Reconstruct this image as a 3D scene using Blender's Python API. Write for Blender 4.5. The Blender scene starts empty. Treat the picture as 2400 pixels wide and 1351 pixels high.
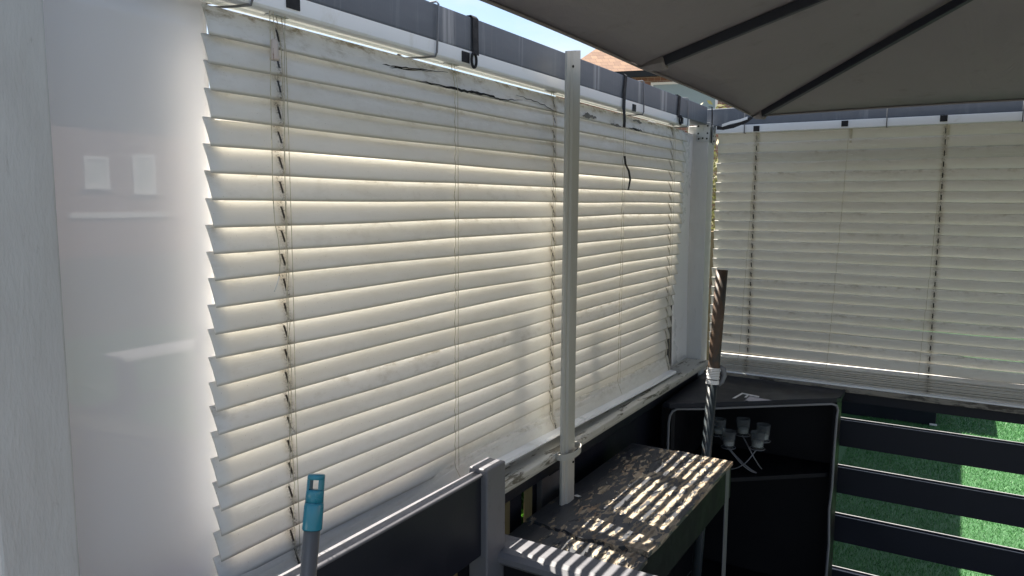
import bpy, math, random
import numpy as np
from mathutils import Vector, Matrix
random.seed(7); rng = np.random.default_rng(7)
scene = bpy.context.scene
# ---------------------------------------------------------------- camera
W, H, CX, CY, F = 2400, 1351, 1200.0, 675.5, 1740.0
def _d(p):
    v = np.array([(p[0]-CX)/F, -(p[1]-CY)/F, -1.0]); return v/np.linalg.norm(v)
_Y = _d((2260, 480)); _X = -_d((-1790, 458)); _Z = np.cross(_X, _Y); _Z /= np.linalg.norm(_Z); _X = np.cross(_Y, _Z)
R3 = np.array([_X, _Y, _Z]); CAM = np.array([1.04, 0.0, 1.72])
def ray(px, py): return R3 @ np.array([(px-CX)/F, -(py-CY)/F, -1.0])
def at(px, py, ax, val):
    """point where the photo pixel's sight line meets the plane axis=val"""
    r = ray(px, py); return CAM + (val-CAM[ax])/r[ax]*r
def far(px, py, d): return CAM + ray(px, py)*d
cd = bpy.data.cameras.new('camera'); cam = bpy.data.objects.new('camera', cd)
scene.collection.objects.link(cam)
M = Matrix.Identity(4)
for i in range(3):
    for j in range(3): M[i][j] = R3[i][j]
    M[i][3] = CAM[i]
cam.matrix_world = M
cd.sensor_width = 36; cd.lens = F/W*36; cd.clip_start = 0.05; cd.clip_end = 2000
scene.camera = cam
# ---------------------------------------------------------------- light
SUN_EL, SUN_AZ = math.radians(53), math.radians(-12)      # azimuth measured from -X towards -Y
to_sun = Vector((-math.cos(SUN_EL)*math.cos(SUN_AZ), -math.cos(SUN_EL)*math.sin(SUN_AZ), math.sin(SUN_EL)))
world = bpy.data.worlds.new('World'); scene.world = world; world.use_nodes = True
wn, wl = world.node_tree.nodes, world.node_tree.links; wn.clear()
sky = wn.new('ShaderNodeTexSky'); sky.sky_type = 'NISHITA'; sky.sun_disc = False
sky.sun_elevation = SUN_EL; sky.sun_rotation = math.atan2(to_sun.x, to_sun.y)
sky.air_density = 1.0; sky.dust_density = 1.2
tc = wn.new('ShaderNodeTexCoord'); mp = wn.new('ShaderNodeMapping'); mp.inputs['Scale'].default_value = (1, 1, 2.6)
nz = wn.new('ShaderNodeTexNoise'); nz.inputs['Scale'].default_value = 2.3; nz.inputs['Detail'].default_value = 7; nz.inputs['Roughness'].default_value = .58
cr = wn.new('ShaderNodeValToRGB'); cr.color_ramp.elements[0].position = .47; cr.color_ramp.elements[1].position = .66
mx = wn.new('ShaderNodeMix'); mx.data_type = 'RGBA'
bg = wn.new('ShaderNodeBackground'); bg.inputs['Strength'].default_value = .05; wo = wn.new('ShaderNodeOutputWorld')
wl.new(tc.outputs['Generated'], mp.inputs['Vector']); wl.new(mp.outputs['Vector'], nz.inputs['Vector'])
wl.new(nz.outputs['Fac'], cr.inputs['Fac']); wl.new(cr.outputs['Color'], mx.inputs[0])
wl.new(sky.outputs['Color'], mx.inputs[6]); mx.inputs[7].default_value = (5.0, 5.3, 5.7, 1)
wl.new(mx.outputs[2], bg.inputs['Color']); wl.new(bg.outputs['Background'], wo.inputs['Surface'])
sd = bpy.data.lights.new('sun', 'SUN'); sd.energy = 5.0; sd.angle = math.radians(.5); sd.color = (1, .93, .81)
sun = bpy.data.objects.new('sun', sd); scene.collection.objects.link(sun)
sun.rotation_euler = to_sun.to_track_quat('Z', 'Y').to_euler(); sun.location = (-6, -1, 9)
vs = scene.view_settings; vs.view_transform = 'Standard'; vs.look = 'None'; vs.gamma = 1; vs.exposure = 2.0
scene.render.engine = 'CYCLES'; cy = scene.cycles
cy.use_denoising = True; cy.max_bounces = 10; cy.diffuse_bounces = 6; cy.transmission_bounces = 8; cy.transparent_max_bounces = 12; cy.glossy_bounces = 4

# ---------------------------------------------------------------- materials
class NT:
    def __init__(s, name):
        s.m = bpy.data.materials.new(name); s.m.use_nodes = True; s.t = s.m.node_tree
        s.t.nodes.clear(); s.out = s.n('OutputMaterial')
    def n(s, typ): return s.t.nodes.new('ShaderNode'+typ)
    def put(s, sock, v):
        if v is None: return
        if hasattr(v, 'is_linked'): s.t.links.new(v, sock)
        elif isinstance(v, (tuple, list)) and len(v) == 3 and sock.type == 'RGBA': sock.default_value = (*v, 1)
        else: sock.default_value = v
    def math(s, op, a, b=None, c=None, clamp=False):
        n = s.n('Math'); n.operation = op; n.use_clamp = clamp
        for i, v in enumerate((a, b, c)): s.put(n.inputs[i], v)
        return n.outputs[0]
    def mix(s, f, a, b, blend='MIX'):
        n = s.n('Mix'); n.data_type = 'RGBA'; n.blend_type = blend
        s.put(n.inputs[0], f); s.put(n.inputs[6], a); s.put(n.inputs[7], b); return n.outputs[2]
    def coord(s, kind='Object', scale=(1, 1, 1), loc=(0, 0, 0)):
        c = s.n('TexCoord'); m = s.n('Mapping'); m.inputs['Scale'].default_value = scale; m.inputs['Location'].default_value = loc
        s.t.links.new(c.outputs[kind], m.inputs['Vector']); return m.outputs[0]
    def noise(s, vec, scale, detail=4, rough=.55, dist=0, w=None):
        n = s.n('TexNoise')
        if w is not None: n.noise_dimensions = '4D'; s.put(n.inputs['W'], w)
        s.put(n.inputs['Vector'], vec); n.inputs['Scale'].default_value = scale
        n.inputs['Detail'].default_value = detail; n.inputs['Roughness'].default_value = rough; n.inputs['Distortion'].default_value = dist
        return n.outputs['Fac']
    def voro(s, vec, scale, feature='F1'):
        n = s.n('TexVoronoi'); n.feature = feature; s.put(n.inputs['Vector'], vec); n.inputs['Scale'].default_value = scale
        return n.outputs['Distance']
    def ramp(s, f, lo, hi, a=0., b=1.):
        n = s.n('MapRange'); n.interpolation_type = 'SMOOTHSTEP'
        s.put(n.inputs[0], f); n.inputs[1].default_value = lo; n.inputs[2].default_value = hi; n.inputs[3].default_value = a; n.inputs[4].default_value = b
        return n.outputs[0]
    def bump(s, h, strength=.3, dist=.002):
        n = s.n('Bump'); n.inputs['Strength'].default_value = strength; n.inputs['Distance'].default_value = dist; s.put(n.inputs['Height'], h); return n.outputs[0]
    def pbr(s, col, rough=.5, metal=0, normal=None, spec=.5, trans=None, tcol=None, alpha=None, coat=0):
        b = s.n('BsdfPrincipled'); s.put(b.inputs['Base Color'], col); s.put(b.inputs['Roughness'], rough); s.put(b.inputs['Metallic'], metal)
        b.inputs['Specular IOR Level'].default_value = spec; b.inputs['Coat Weight'].default_value = coat
        if normal is not None: s.put(b.inputs['Normal'], normal)
        res = b.outputs[0]
        if trans:
            t = s.n('BsdfTranslucent'); s.put(t.inputs[0], tcol if tcol is not None else col)
            mx = s.n('MixShader'); s.put(mx.inputs[0], trans); s.t.links.new(res, mx.inputs[1]); s.t.links.new(t.outputs[0], mx.inputs[2]); res = mx.outputs[0]
        s.t.links.new(res, s.out.inputs['Surface']); return s.m

def m_slat(name, u0, period, base, dirt):
    s = NT(name); uv = s.n('UVMap'); sp = s.n('SeparateXYZ'); s.t.links.new(uv.outputs[0], sp.inputs[0]); u, v = sp.outputs[0], sp.outputs[1]
    oi = s.n('ObjectInfo').outputs['Random']; w = s.math('MULTIPLY', oi, 37.0)
    def vec(a, b):
        c = s.n('CombineXYZ'); s.put(c.inputs[0], s.math('MULTIPLY', u, a)); s.put(c.inputs[1], s.math('MULTIPLY', v, b)); s.put(c.inputs[2], w); return c.outputs[0]
    big = s.noise(vec(5, .8), 1, 5, .6); streak = s.noise(vec(22, 2.2), 1, 6, .7); fine = s.noise(vec(160, 9), 1, 3)
    top = s.ramp(v, 0., .42, 1, 0); edge = s.ramp(v, .9, 1., 0, 1)
    per = s.ramp(oi, .35, 1, .25, 1)
    stain = s.math('MULTIPLY', s.math('MULTIPLY', s.ramp(streak, .45, .75), s.math('ADD', s.math('MULTIPLY', top, .8), .25)), s.math('MULTIPLY', per, dirt))
    col = s.mix(s.ramp(big, .35, .7, 0, .35), base, (base[0]*.86, base[1]*.84, base[2]*.78))
    col = s.mix(stain, col, (.34, .29, .21))
    col = s.mix(s.math('MULTIPLY', edge, .5), col, (.30, .27, .22))
    # drying rims: pale contour lines of a slow noise
    rim = s.noise(vec(1.7, .9), 1, 3, .62); r2 = s.ramp(s.math('ABSOLUTE', s.math('SUBTRACT', rim, .53)), .0, .008, .55, 0)
    r2 = s.math('MULTIPLY', r2, s.math('MULTIPLY', s.ramp(v, .28, .4), s.ramp(v, .62, .75, 1, 0)))
    col = s.mix(r2, col, (.86, .85, .83))
    # routed cord slots and the mould round them
    m = s.math('WRAP', s.math('SUBTRACT', u, u0), period*.5, -period*.5)
    am = s.math('ABSOLUTE', s.math('ADD', m, s.math('MULTIPLY', s.math('SUBTRACT', fine, .5), .0016)))
    slot = s.math('MULTIPLY', s.ramp(am, .0017, .0029, 1, 0), s.math('MULTIPLY', s.ramp(v, .26, .32), s.ramp(v, .7, .78, 1, 0)))
    mould = s.math('MULTIPLY', s.ramp(am, .0, .013, 1, 0), s.ramp(s.noise(vec(260, 14), 1, 4, .7), .46, .66))
    halo = s.math('MULTIPLY', s.ramp(am, .0, .022, .45, 0), s.ramp(streak, .3, .6))
    col = s.mix(halo, col, (.42, .33, .2)); col = s.mix(s.math('MULTIPLY', mould, .85), col, (.05, .04, .03)); col = s.mix(slot, col, (.012, .010, .008))
    sv = s.voro(vec(120, 6), 1); col = s.mix(s.ramp(sv, .03, .075, .75, 0), col, (.08, .065, .05))
    nb = s.bump(s.math('ADD', s.math('MULTIPLY', fine, .4), big), .25, .0008)
    return s.pbr(col, s.ramp(streak, .3, .7, .34, .5), normal=nb, trans=.10, tcol=s.mix(.5, col, (1., .9, .7), 'MULTIPLY'))

def m_plain(name, col, rough=.5, var=.12, scale=9, stretch=(1, 1, 1), bump=.15, metal=0, spec=.5, bdist=.001, dark=None, damt=.3, dlo=.55, dhi=.75, trans=None):
    s = NT(name); c = s.coord('Object', stretch); a = s.noise(c, scale, 6, .6); b = s.noise(c, scale*7, 3)
    lo = tuple(x*(1-var) for x in col); hi = tuple(min(1, x*(1+var)) for x in col)
    cc = s.mix(a, lo, hi)
    if dark: cc = s.mix(s.ramp(s.noise(c, scale*2.3, 7, .68, .4), dlo, dhi, 0, damt), cc, dark)
    return s.pbr(cc, s.ramp(a, .3, .7, rough*.85, min(1, rough*1.15)), metal, s.bump(s.math('ADD', a, s.math('MULTIPLY', b, .5)), bump, bdist), spec, trans)

MT = {}
MT['slat'] = m_slat('slat_pvc', .925, 1.0225, (.84, .825, .79), .7)
MT['slat_top'] = m_slat('slat_pvc_sunbaked', .925, 1.0225, (.78, .775, .765), 1.9)
MT['slat_low'] = m_slat('slat_pvc_grimy', .925, 1.0225, (.80, .79, .77), 1.5)
MT['slat_r'] = m_slat('slat_pvc_right', .228, .731, (.80, .78, .745), .9)
MT['slat_dirty'] = m_slat('slat_pvc_mouldy', .228, .731, (.66, .65, .62), 2.2)
MT['rail_white'] = m_plain('white_rail', (.80, .82, .85), .32, .03, 6, bump=.03, dark=(.45, .42, .3), damt=.25)
MT['pvc'] = m_plain('pvc_sheet', (.93, .925, .95), .02, .01, 2, bump=.0, dark=(.3, .28, .25), damt=.35, dlo=.74, dhi=.78, trans=.38, spec=.6)
MT['diffuser'] = m_plain('added_diffuser_sheet', (.93, .92, .88), .5, .02, trans=.85)
MT['pvc_solid'] = m_plain('pvc_solid', (.72, .72, .75), .3, .02, 3, bump=.03, dark=(.4, .38, .33), damt=.3)
MT['beam'] = m_plain('slate_blue_paint', (.085, .10, .125), .55, .22, 5, (9, 1.2, 9), .35, dark=(.28, .30, .32), damt=.5, dlo=.6, dhi=.8)
def m_beam():
    s = NT('slate_blue_paint'); c = s.coord(); sp = s.n('SeparateXYZ'); s.t.links.new(c, sp.inputs[0]); a = s.noise(s.coord('Object', (6, 1.5, 6)), 6, 6, .65); b = s.noise(s.coord('Object', (8, 30, .8)), 2.2, 6, .7); f = s.noise(c, 160, 3)
    col = s.mix(a, (.075, .088, .112), (.115, .13, .155)); col = s.mix(s.ramp(b, .55, .78, 0, .55), col, (.25, .27, .30))
    m = None
    for yc_, w_ in ((1.385, .035), (2.17, .03), (2.53, .02), (2.78, .05)):
        k = s.math('MULTIPLY', s.ramp(s.math('ABSOLUTE', s.math('SUBTRACT', sp.outputs[1], yc_)), w_*.3, w_, 1, 0), s.ramp(b, .38, .6)); m = k if m is None else s.math('MAXIMUM', m, k)
    col = s.mix(s.math('MULTIPLY', m, .8), col, (.33, .34, .36)); col = s.mix(s.ramp(s.noise(s.coord('Object', (4, 60, 2)), 2, 5, .7), .66, .72, 0, .6), col, (.02, .02, .025))
    return s.pbr(col, .55, normal=s.bump(s.math('ADD', b, s.math('MULTIPLY', f, .4)), .4, .0015))
MT['beam'] = m_beam()
MT['post'] = m_plain('chalky_grey_paint', (.49, .492, .495), .6, .13, 30, (1, 1, .3), .8, bdist=.002, dark=(.2, .19, .18), damt=.55, dlo=.62, dhi=.76)
MT['post_dark'] = m_plain('grey_wood_paint', (.10, .10, .105), .6, .1, 14, (1, 1, .12), .5)
MT['batten'] = m_plain('weathered_batten', (.40, .395, .365), .5, .1, 20, (1, 1, .06), .4, dark=(.22, .19, .14), damt=.55, dlo=.6, dhi=.78)
MT['navy'] = m_plain('navy_black_paint', (.010, .012, .020), .45, .25, 8, bump=.15, spec=.3)
MT['black'] = m_plain('black_board', (.006, .0065, .009), .55, .25, 8, bump=.1, spec=.22)
MT['grey_paint'] = m_plain('grey_paint', (.125, .125, .14), .5, .15, 20, (.3, 1, 1), .35, dark=(.03, .03, .035), damt=.4)
MT['velcro'] = m_plain('black_strap', (.014, .014, .017), .8, .3, 60, bump=.4)
MT['wire'] = m_plain('grey_wire', (.16, .165, .18), .45, .1)
MT['cord'] = m_plain('cord', (.52, .48, .38), .8, .2, 80, dark=(.12, .10, .06), damt=.7, dlo=.5)
MT['zinc'] = m_plain('zinc', (.42, .44, .46), .42, .2, 30, metal=.8, bump=.15, dark=(.2, .15, .1), damt=.4)
MT['hole'] = m_plain('hole_dark', (.01, .01, .01), .9)
MT['teal'] = m_plain('teal_plastic', (.022, .19, .27), .28, .04, 10, bump=.05)
MT['broom'] = m_plain('grey_tube', (.12, .12, .125), .35, .05, 10, bump=.05)
MT['trim'] = m_plain('grey_piping', (.20, .20, .21), .45, .1)
MT['pale_strip'] = m_plain('pale_edge', (.24, .24, .25), .5, .3, 12, (1, 1, 1), dark=(.03, .03, .04), damt=.8)
MT['white'] = m_plain('white_paint', (.75, .75, .76), .5, .05)
MT['canopy'] = m_plain('canopy_fabric', (.255, .238, .25), .85, .08, 40, bump=.1, trans=.1)
def m_canopy():
    s = NT('canopy_fabric'); c = s.coord(); a = s.noise(c, 2.2, 5, .6, .6); w = s.noise(c, 420, 2); st = s.noise(s.coord('Object', (1, 1, 3)), 9, 6, .65)
    col = s.mix(a, (.255, .24, .25), (.31, .288, .30)); col = s.mix(s.ramp(st, .58, .75, 0, .3), col, (.16, .145, .14)); col = s.mix(s.ramp(s.noise(c, 70, 2), .76, .8, 0, .5), col, (.4, .38, .36))
    return s.pbr(col, .9, normal=s.bump(s.math('ADD', s.math('MULTIPLY', s.noise(s.coord('Object', (1.6, .7, 1)), 3.2, 4, .5, 1.), 6.), s.math('MULTIPLY', w, .3)), .5, .006), trans=.1, spec=.2)
MT['canopy'] = m_canopy()
MT['rib'] = m_plain('rib_navy', (.016, .019, .032), .45, .1)
MT['earth'] = m_plain('ground', (.075, .075, .05), .95, .4, 1.5, bump=.3)
MT['bounce_ground'] = m_plain('pale_bounce_ground', (.34, .33, .30), .9, .15, 2, dark=(.15, .14, .12), damt=.4)
MT['deck'] = m_plain('deck_board', (.09, .105, .13), .55, .2, 6, (1, 12, 12), .4, dark=(.03, .03, .03))
MT['brick'] = None
def m_brick(name, c1, c2, mortar, scale):
    s = NT(name); c = s.coord('Object'); t = s.n('TexBrick'); mpn = s.n('Mapping')
    sp = s.n('SeparateXYZ'); s.t.links.new(c, sp.inputs[0]); cb = s.n('CombineXYZ')
    s.put(cb.inputs[0], s.math('ADD', sp.outputs[0], sp.outputs[1])); s.put(cb.inputs[1], sp.outputs[2])
    s.t.links.new(cb.outputs[0], t.inputs['Vector']); t.inputs['Scale'].default_value = scale
    t.inputs['Color1'].default_value = (*c1, 1); t.inputs['Color2'].default_value = (*c2, 1); t.inputs['Mortar'].default_value = (*mortar, 1); t.inputs['Mortar Size'].default_value = .012
    return s.pbr(t.outputs['Color'], .85)
MT['brick'] = m_brick('house_brick', (.27, .15, .115), (.22, .12, .095), (.4, .37, .33), 2.2)
MT['tile'] = m_brick('roof_tile', (.27, .165, .105), (.19, .11, .075), (.12, .07, .05), 1.6)
MT['pane'] = m_plain('window_pane', (.22, .28, .29), .08, .05, spec=.8)
MT['fascia'] = m_plain('fascia', (.03, .033, .037), .95, spec=.1)
def m_sill():
    s = NT('aged_sill'); c = s.coord('Object', (1, .18, 1)); a = s.noise(c, 40, 7, .7, .6); b = s.noise(s.coord(), 7, 5)
    col = s.mix(b, (.42, .415, .38), (.55, .545, .51)); crack = s.math('MULTIPLY', s.ramp(a, .53, .59), s.ramp(b, .36, .54))
    col = s.mix(s.math('MULTIPLY', crack, .85), col, (.07, .06, .035)); col = s.mix(s.ramp(s.noise(s.coord(), 90, 3), .62, .75, 0, .5), col, (.2, .19, .12))
    return s.pbr(col, .6, normal=s.bump(s.math('SUBTRACT', b, crack), .5, .002))
MT['sill'] = m_sill()
def m_table():
    s = NT('flaking_paint'); c = s.coord('Object'); sp = s.n('SeparateXYZ'); s.t.links.new(c, sp.inputs[0])
    warp = s.n('TexNoise'); s.put(warp.inputs['Vector'], c); warp.inputs['Scale'].default_value = 45; warp.inputs['Detail'].default_value = 5
    va = s.n('VectorMath'); va.operation = 'MULTIPLY_ADD'; s.t.links.new(warp.outputs['Color'], va.inputs[0]); va.inputs[1].default_value = (.022, .03, 0); s.t.links.new(c, va.inputs[2])
    mpg = s.n('Mapping'); mpg.inputs['Scale'].default_value = (1, .26, 1); s.t.links.new(va.outputs[0], mpg.inputs['Vector'])
    vn = s.n('TexVoronoi'); s.t.links.new(mpg.outputs[0], vn.inputs['Vector']); vn.inputs['Scale'].default_value = 115
    cell = s.n('SeparateColor'); s.t.links.new(vn.outputs['Color'], cell.inputs[0])
    n2 = s.noise(s.coord(), 6, 4); n3 = s.noise(s.coord('Object', (1, .4, 1)), 22, 6, .7); grain = s.noise(s.coord('Object', (1, .07, 1)), 130, 4, .6)
    dens = s.math('ADD', s.ramp(sp.outputs[0], .05, .33, 0.0, .56), s.math('ADD', s.math('MULTIPLY', s.math('SUBTRACT', n2, .5), 2.2), s.math('MULTIPLY', s.math('SUBTRACT', n3, .5), 1.2)))
    peel = s.ramp(s.math('SUBTRACT', dens, cell.outputs[0]), -.02, .03)
    wood = s.mix(grain, (.50, .43, .33), (.19, .15, .105)); wood = s.mix(s.ramp(n3, .52, .66, 0, .6), wood, (.34, .20, .11)); wood = s.mix(s.ramp(cell.outputs[1], .3, .9, 0, .5), wood, (.10, .08, .06))
    paint = s.mix(s.noise(s.coord('Object', (1, .3, 1)), 70, 4), (.026, .028, .034), (.07, .074, .084))
    col = s.mix(peel, paint, wood)
    hgt = s.math('ADD', s.math('MULTIPLY', peel, -1.), s.math('MULTIPLY', grain, .35))
    return s.pbr(col, s.ramp(peel, 0, 1, .45, .85), normal=s.bump(hgt, .8, .003))
MT['table'] = m_table()
def m_rust():
    s = NT('rusty_tube'); c = s.coord('Object', (1, 1, .35)); a = s.noise(c, 26, 7, .65, .5); b = s.noise(s.coord(), 80, 3)
    sp = s.n('SeparateXYZ'); s.t.links.new(s.coord(), sp.inputs[0])
    k = s.math('ADD', a, s.ramp(sp.outputs[0], -.02, .02, -.16, .10))
    col = s.mix(s.ramp(k, .53, .63), (.038, .038, .036), s.mix(b, (.045, .028, .018), (.10, .06, .038)))
    return s.pbr(col, .55, .1, s.bump(a, .4, .002))
MT['rust'] = m_rust()
def m_turf(name, c1, c2):
    s = NT(name); c = s.coord(); a = s.noise(c, 2.2, 5); b = s.noise(c, 240, 2)
    col = s.mix(s.math('MULTIPLY', s.math('ADD', a, b), .5), c1, c2); return s.pbr(col, .6, normal=s.bump(b, .6, .01), trans=None)
MT['pole_dark'] = m_plain('dark_teal_paint', (.02, .028, .034), .35, .2, 20, dark=(.10, .05, .025), damt=.7, dlo=.56)
MT['turf'] = m_turf('turf_base', (.02, .08, .025), (.048, .15, .05))
def m_blade(name, c1, c2, tr=.25):
    s = NT(name); g = s.n('NewGeometry').outputs['Random Per Island']; col = s.mix(g, c1, c2)
    return s.pbr(col, .5, trans=tr, tcol=s.mix(.4, col, (.5, .9, .1), 'MULTIPLY'))
MT['blade'] = m_blade('turf_blade', (.024, .105, .032), (.08, .25, .075))
MT['leaf'] = m_blade('leaf', (.03, .10, .015), (.10, .24, .03), .4)
MT['hedge'] = m_blade('hedge_leaf', (.10, .11, .04), (.30, .27, .14), .2)
MT['bark'] = m_plain('stem', (.10, .07, .045), .8)
def m_glass():
    s = NT('cup_glass'); t = s.n('BsdfTransparent'); t.inputs[0].default_value = (.9, .92, .92, 1); b = s.n('BsdfPrincipled'); b.inputs['Base Color'].default_value = (.30, .31, .32, 1); b.inputs['Roughness'].default_value = .1
    lw = s.n('LayerWeight'); lw.inputs[0].default_value = .35; mx_ = s.n('MixShader'); s.put(mx_.inputs[0], s.math('ADD', s.math('MULTIPLY', lw.outputs['Facing'], .45), .10, clamp=True))
    s.t.links.new(t.outputs[0], mx_.inputs[1]); s.t.links.new(b.outputs[0], mx_.inputs[2]); s.t.links.new(mx_.outputs[0], s.out.inputs[0]); return s.m
MT['glass'] = m_glass()
MT['wax'] = m_plain('candle_wax', (.72, .70, .66), .5, .05)
def m_picket():
    s = NT('picket_front_paint'); n = s.n('NewGeometry'); sp = s.n('SeparateXYZ'); s.t.links.new(n.outputs['Normal'], sp.inputs[0]); g_ = s.noise(s.coord('Object', (1, 1, .06)), 90, 5, .6)
    return s.pbr(s.mix(s.ramp(s.math('ABSOLUTE', sp.outputs[1]), .5, .8), (.010, .012, .019), s.mix(g_, (.26, .19, .11), (.12, .085, .05))), .7, spec=.3)
MT['picket_painted'] = m_picket()
MT['ledge'] = m_plain('dirty_ledge', (.24, .22, .19), .7, .2, 14, (.3, 1, 1), .4, dark=(.04, .035, .03), damt=.9, dlo=.48, dhi=.6)
MT['curtain'] = m_plain('curtained_pane', (.62, .66, .66), .2, .05)
MT['broken'] = m_plain('broken_core', (.20, .195, .19), .8, .4, 60)
MT['tassel'] = m_plain('tassel', (.55, .48, .44), .5, .1, 40, (1, 1, .2), dark=(.2, .09, .05), damt=.8, dlo=.56, dhi=.62)
MT['picket'] = m_plain('bare_wood', (.20, .14, .08), .8, .25, 20, (1, 1, .1), .3)

# ---------------------------------------------------------------- mesh helpers
COL = scene.collection
class MB:
    def __init__(s): s.v = []; s.f = []; s.uv = {}
    def box(s, x0, x1, y0, y1, z0, z1):
        b = len(s.v)
        s.v += [(x, y, z) for z in (z0, z1) for y in (y0, y1) for x in (x0, x1)]
        s.f += [tuple(b+i for i in q) for q in ((0, 2, 3, 1), (4, 5, 7, 6), (0, 1, 5, 4), (2, 6, 7, 3), (0, 4, 6, 2), (1, 3, 7, 5))]; return s
    def bar(s, a, b, w, h, up=(0, 0, 1)):
        a, b = Vector(a), Vector(b); d = (b-a).normalized(); up = Vector(up); sx = d.cross(up).normalized(); uz = sx.cross(d)
        k = len(s.v)
        for p in (a, b):
            for i, j in ((-1, -1), (1, -1), (1, 1), (-1, 1)): s.v.append(tuple(p+sx*(i*w/2)+uz*(j*h/2)))
        s.f += [tuple(k+i for i in q) for q in ((0, 3, 2, 1), (4, 5, 6, 7), (0, 1, 5, 4), (1, 2, 6, 5), (2, 3, 7, 6), (3, 0, 4, 7))]; return s
    def tube(s, path, r, n=8, cap=True):
        P = [Vector(p) for p in path]; rs = r if isinstance(r, (list, tuple)) else [r]*len(P); rings = []; prev = None
        for i, p in enumerate(P):
            d = (P[min(i+1, len(P)-1)]-P[max(i-1, 0)]).normalized()
            ref = prev if prev is not None else (Vector((1, 0, 0)) if abs(d.x) < .9 else Vector((0, 1, 0)))
            a = (ref-d*ref.dot(d)).normalized(); prev = a; b = d.cross(a); k = len(s.v); rings.append(k)
            for j in range(n):
                t = 2*math.pi*j/n; s.v.append(tuple(p+(a*math.cos(t)+b*math.sin(t))*rs[i]))
        for i in range(len(P)-1):
            for j in range(n): s.f.append((rings[i]+j, rings[i]+(j+1) % n, rings[i+1]+(j+1) % n, rings[i+1]+j))
        if cap: s.f.append(tuple(rings[0]+j for j in reversed(range(n)))); s.f.append(tuple(rings[-1]+j for j in range(n)))
        return s
    def prism(s, poly, a, b):
        """polygon of 3D points swept by vector from a to b (offset vectors)"""
        k = len(s.v); n = len(poly)
        for o in (a, b): s.v += [tuple(Vector(p)+Vector(o)) for p in poly]
        s.f.append(tuple(k+i for i in reversed(range(n)))); s.f.append(tuple(k+n+i for i in range(n)))
        for i in range(n): s.f.append((k+i, k+(i+1) % n, k+n+(i+1) % n, k+n+i))
        return s
    def ribbon(s, path, wdir, width, th=.0016):
        """flat strap along path; wdir = direction of its width"""
        P = [Vector(p) for p in path]; w = Vector(wdir).normalized(); k0 = len(s.v)
        for i, p in enumerate(P):
            d = (P[min(i+1, len(P)-1)]-P[max(i-1, 0)]).normalized(); nn = d.cross(w).normalized()
            for a, b in ((-1, -1), (1, -1), (1, 1), (-1, 1)): s.v.append(tuple(p+w*(a*width/2)+nn*(b*th/2)))
        for i in range(len(P)-1):
            for j in range(4): s.f.append((k0+4*i+j, k0+4*i+(j+1) % 4, k0+4*i+4+(j+1) % 4, k0+4*i+4+j))
        s.f.append((k0+3, k0+2, k0+1, k0)); e = k0+4*(len(P)-1); s.f.append((e, e+1, e+2, e+3)); return s
    def lathe(s, prof, c, n=24):
        k = len(s.v)
        for r, z in prof:
            for j in range(n): t = 2*math.pi*j/n; s.v.append((c[0]+r*math.cos(t), c[1]+r*math.sin(t), c[2]+z))
        for i in range(len(prof)-1):
            for j in range(n): s.f.append((k+i*n+j, k+i*n+(j+1) % n, k+(i+1)*n+(j+1) % n, k+(i+1)*n+j))
        s.f.append(tuple(k+j for j in reversed(range(n)))); s.f.append(tuple(k+(len(prof)-1)*n+j for j in range(n))); return s
    def build(s, name, mat, parent=None, smooth=False, bevel=0, uvs=None, origin=None):
        me = bpy.data.meshes.new(name)
        v = s.v
        if origin is not None: v = [(p[0]-origin[0], p[1]-origin[1], p[2]-origin[2]) for p in v]
        me.from_pydata(v, [], s.f); me.update()
        if uvs is not None:
            l = me.uv_layers.new(name='UVMap'); idx = np.zeros(len(me.loops), dtype=np.int32); me.loops.foreach_get('vertex_index', idx)
            l.data.foreach_set('uv', np.array(uvs, dtype=np.float32)[idx].ravel())
        me.materials.append(MT[mat] if isinstance(mat, str) else mat)
        if smooth: me.polygons.foreach_set('use_smooth', [True]*len(me.polygons))
        o = bpy.data.objects.new(name, me); COL.objects.link(o)
        if origin is not None: o.location = origin
        if bevel:
            b = o.modifiers.new('bevel', 'BEVEL'); b.width = bevel; b.segments = 2; b.limit_method = 'ANGLE'; b.angle_limit = math.radians(40)
        if parent is not None: attach(o, parent)
        return o
def attach(o, parent):
    o.parent = parent
    t = Vector((0, 0, 0)); p = parent
    while p is not None: t += p.location; p = p.parent
    # all parents are unrotated: undo their translation so that meshes stay in world coordinates
    o.location = Vector(o.location)-t
def tag(o, label, cat=None, group=None, kind=None):
    o['label'] = label
    if cat: o['category'] = cat
    if group: o['group'] = group
    if kind: o['kind'] = kind
    return o
def thing(name, loc, label, cat, group=None):
    o = bpy.data.objects.new(name, None); COL.objects.link(o); o.location = loc; o.empty_display_size = .1
    return tag(o, label, cat, group)
def struct(o): o['kind'] = 'structure'; return o
def sstep(a, b, x):
    t = min(1, max(0, (x-a)/(b-a))); return t*t*(3-2*t)

# ================================================================ setting
GZ = -.12
g = MB(); g.v = [(-400, -400, GZ-.01), (400, -400, GZ-.01), (400, 400, GZ-.01), (-400, 400, GZ-.01)]; g.f = [(0, 1, 2, 3)]
struct(g.build('ground', 'earth'))
path = MB(); path.v = [(-3.2, -6, GZ-.004), (-.62, -6, GZ-.004), (-.62, 16, GZ-.004), (-3.2, 16, GZ-.004)]; path.f = [(0, 1, 2, 3)]
struct(path.build('path', 'bounce_ground'))  # pale ground strip added to bounce sunlight onto the blind's outer side
lawn = MB(); lawn.v = [(-.3, 3.58, GZ), (9, 3.58, GZ), (9, 14, GZ), (-.3, 14, GZ)]; lawn.f = [(0, 1, 2, 3)]
struct(lawn.build('lawn', 'turf'))
deck = thing('deck', (0, 0, 0), '', None); del deck['label']; struct(deck)
for i in range(24):
    x0 = -.05+i*.146
    MB().box(x0, x0+.14, -1.6, 3.44, -.03, 0).build('plank', 'deck', deck, bevel=.003)
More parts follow.
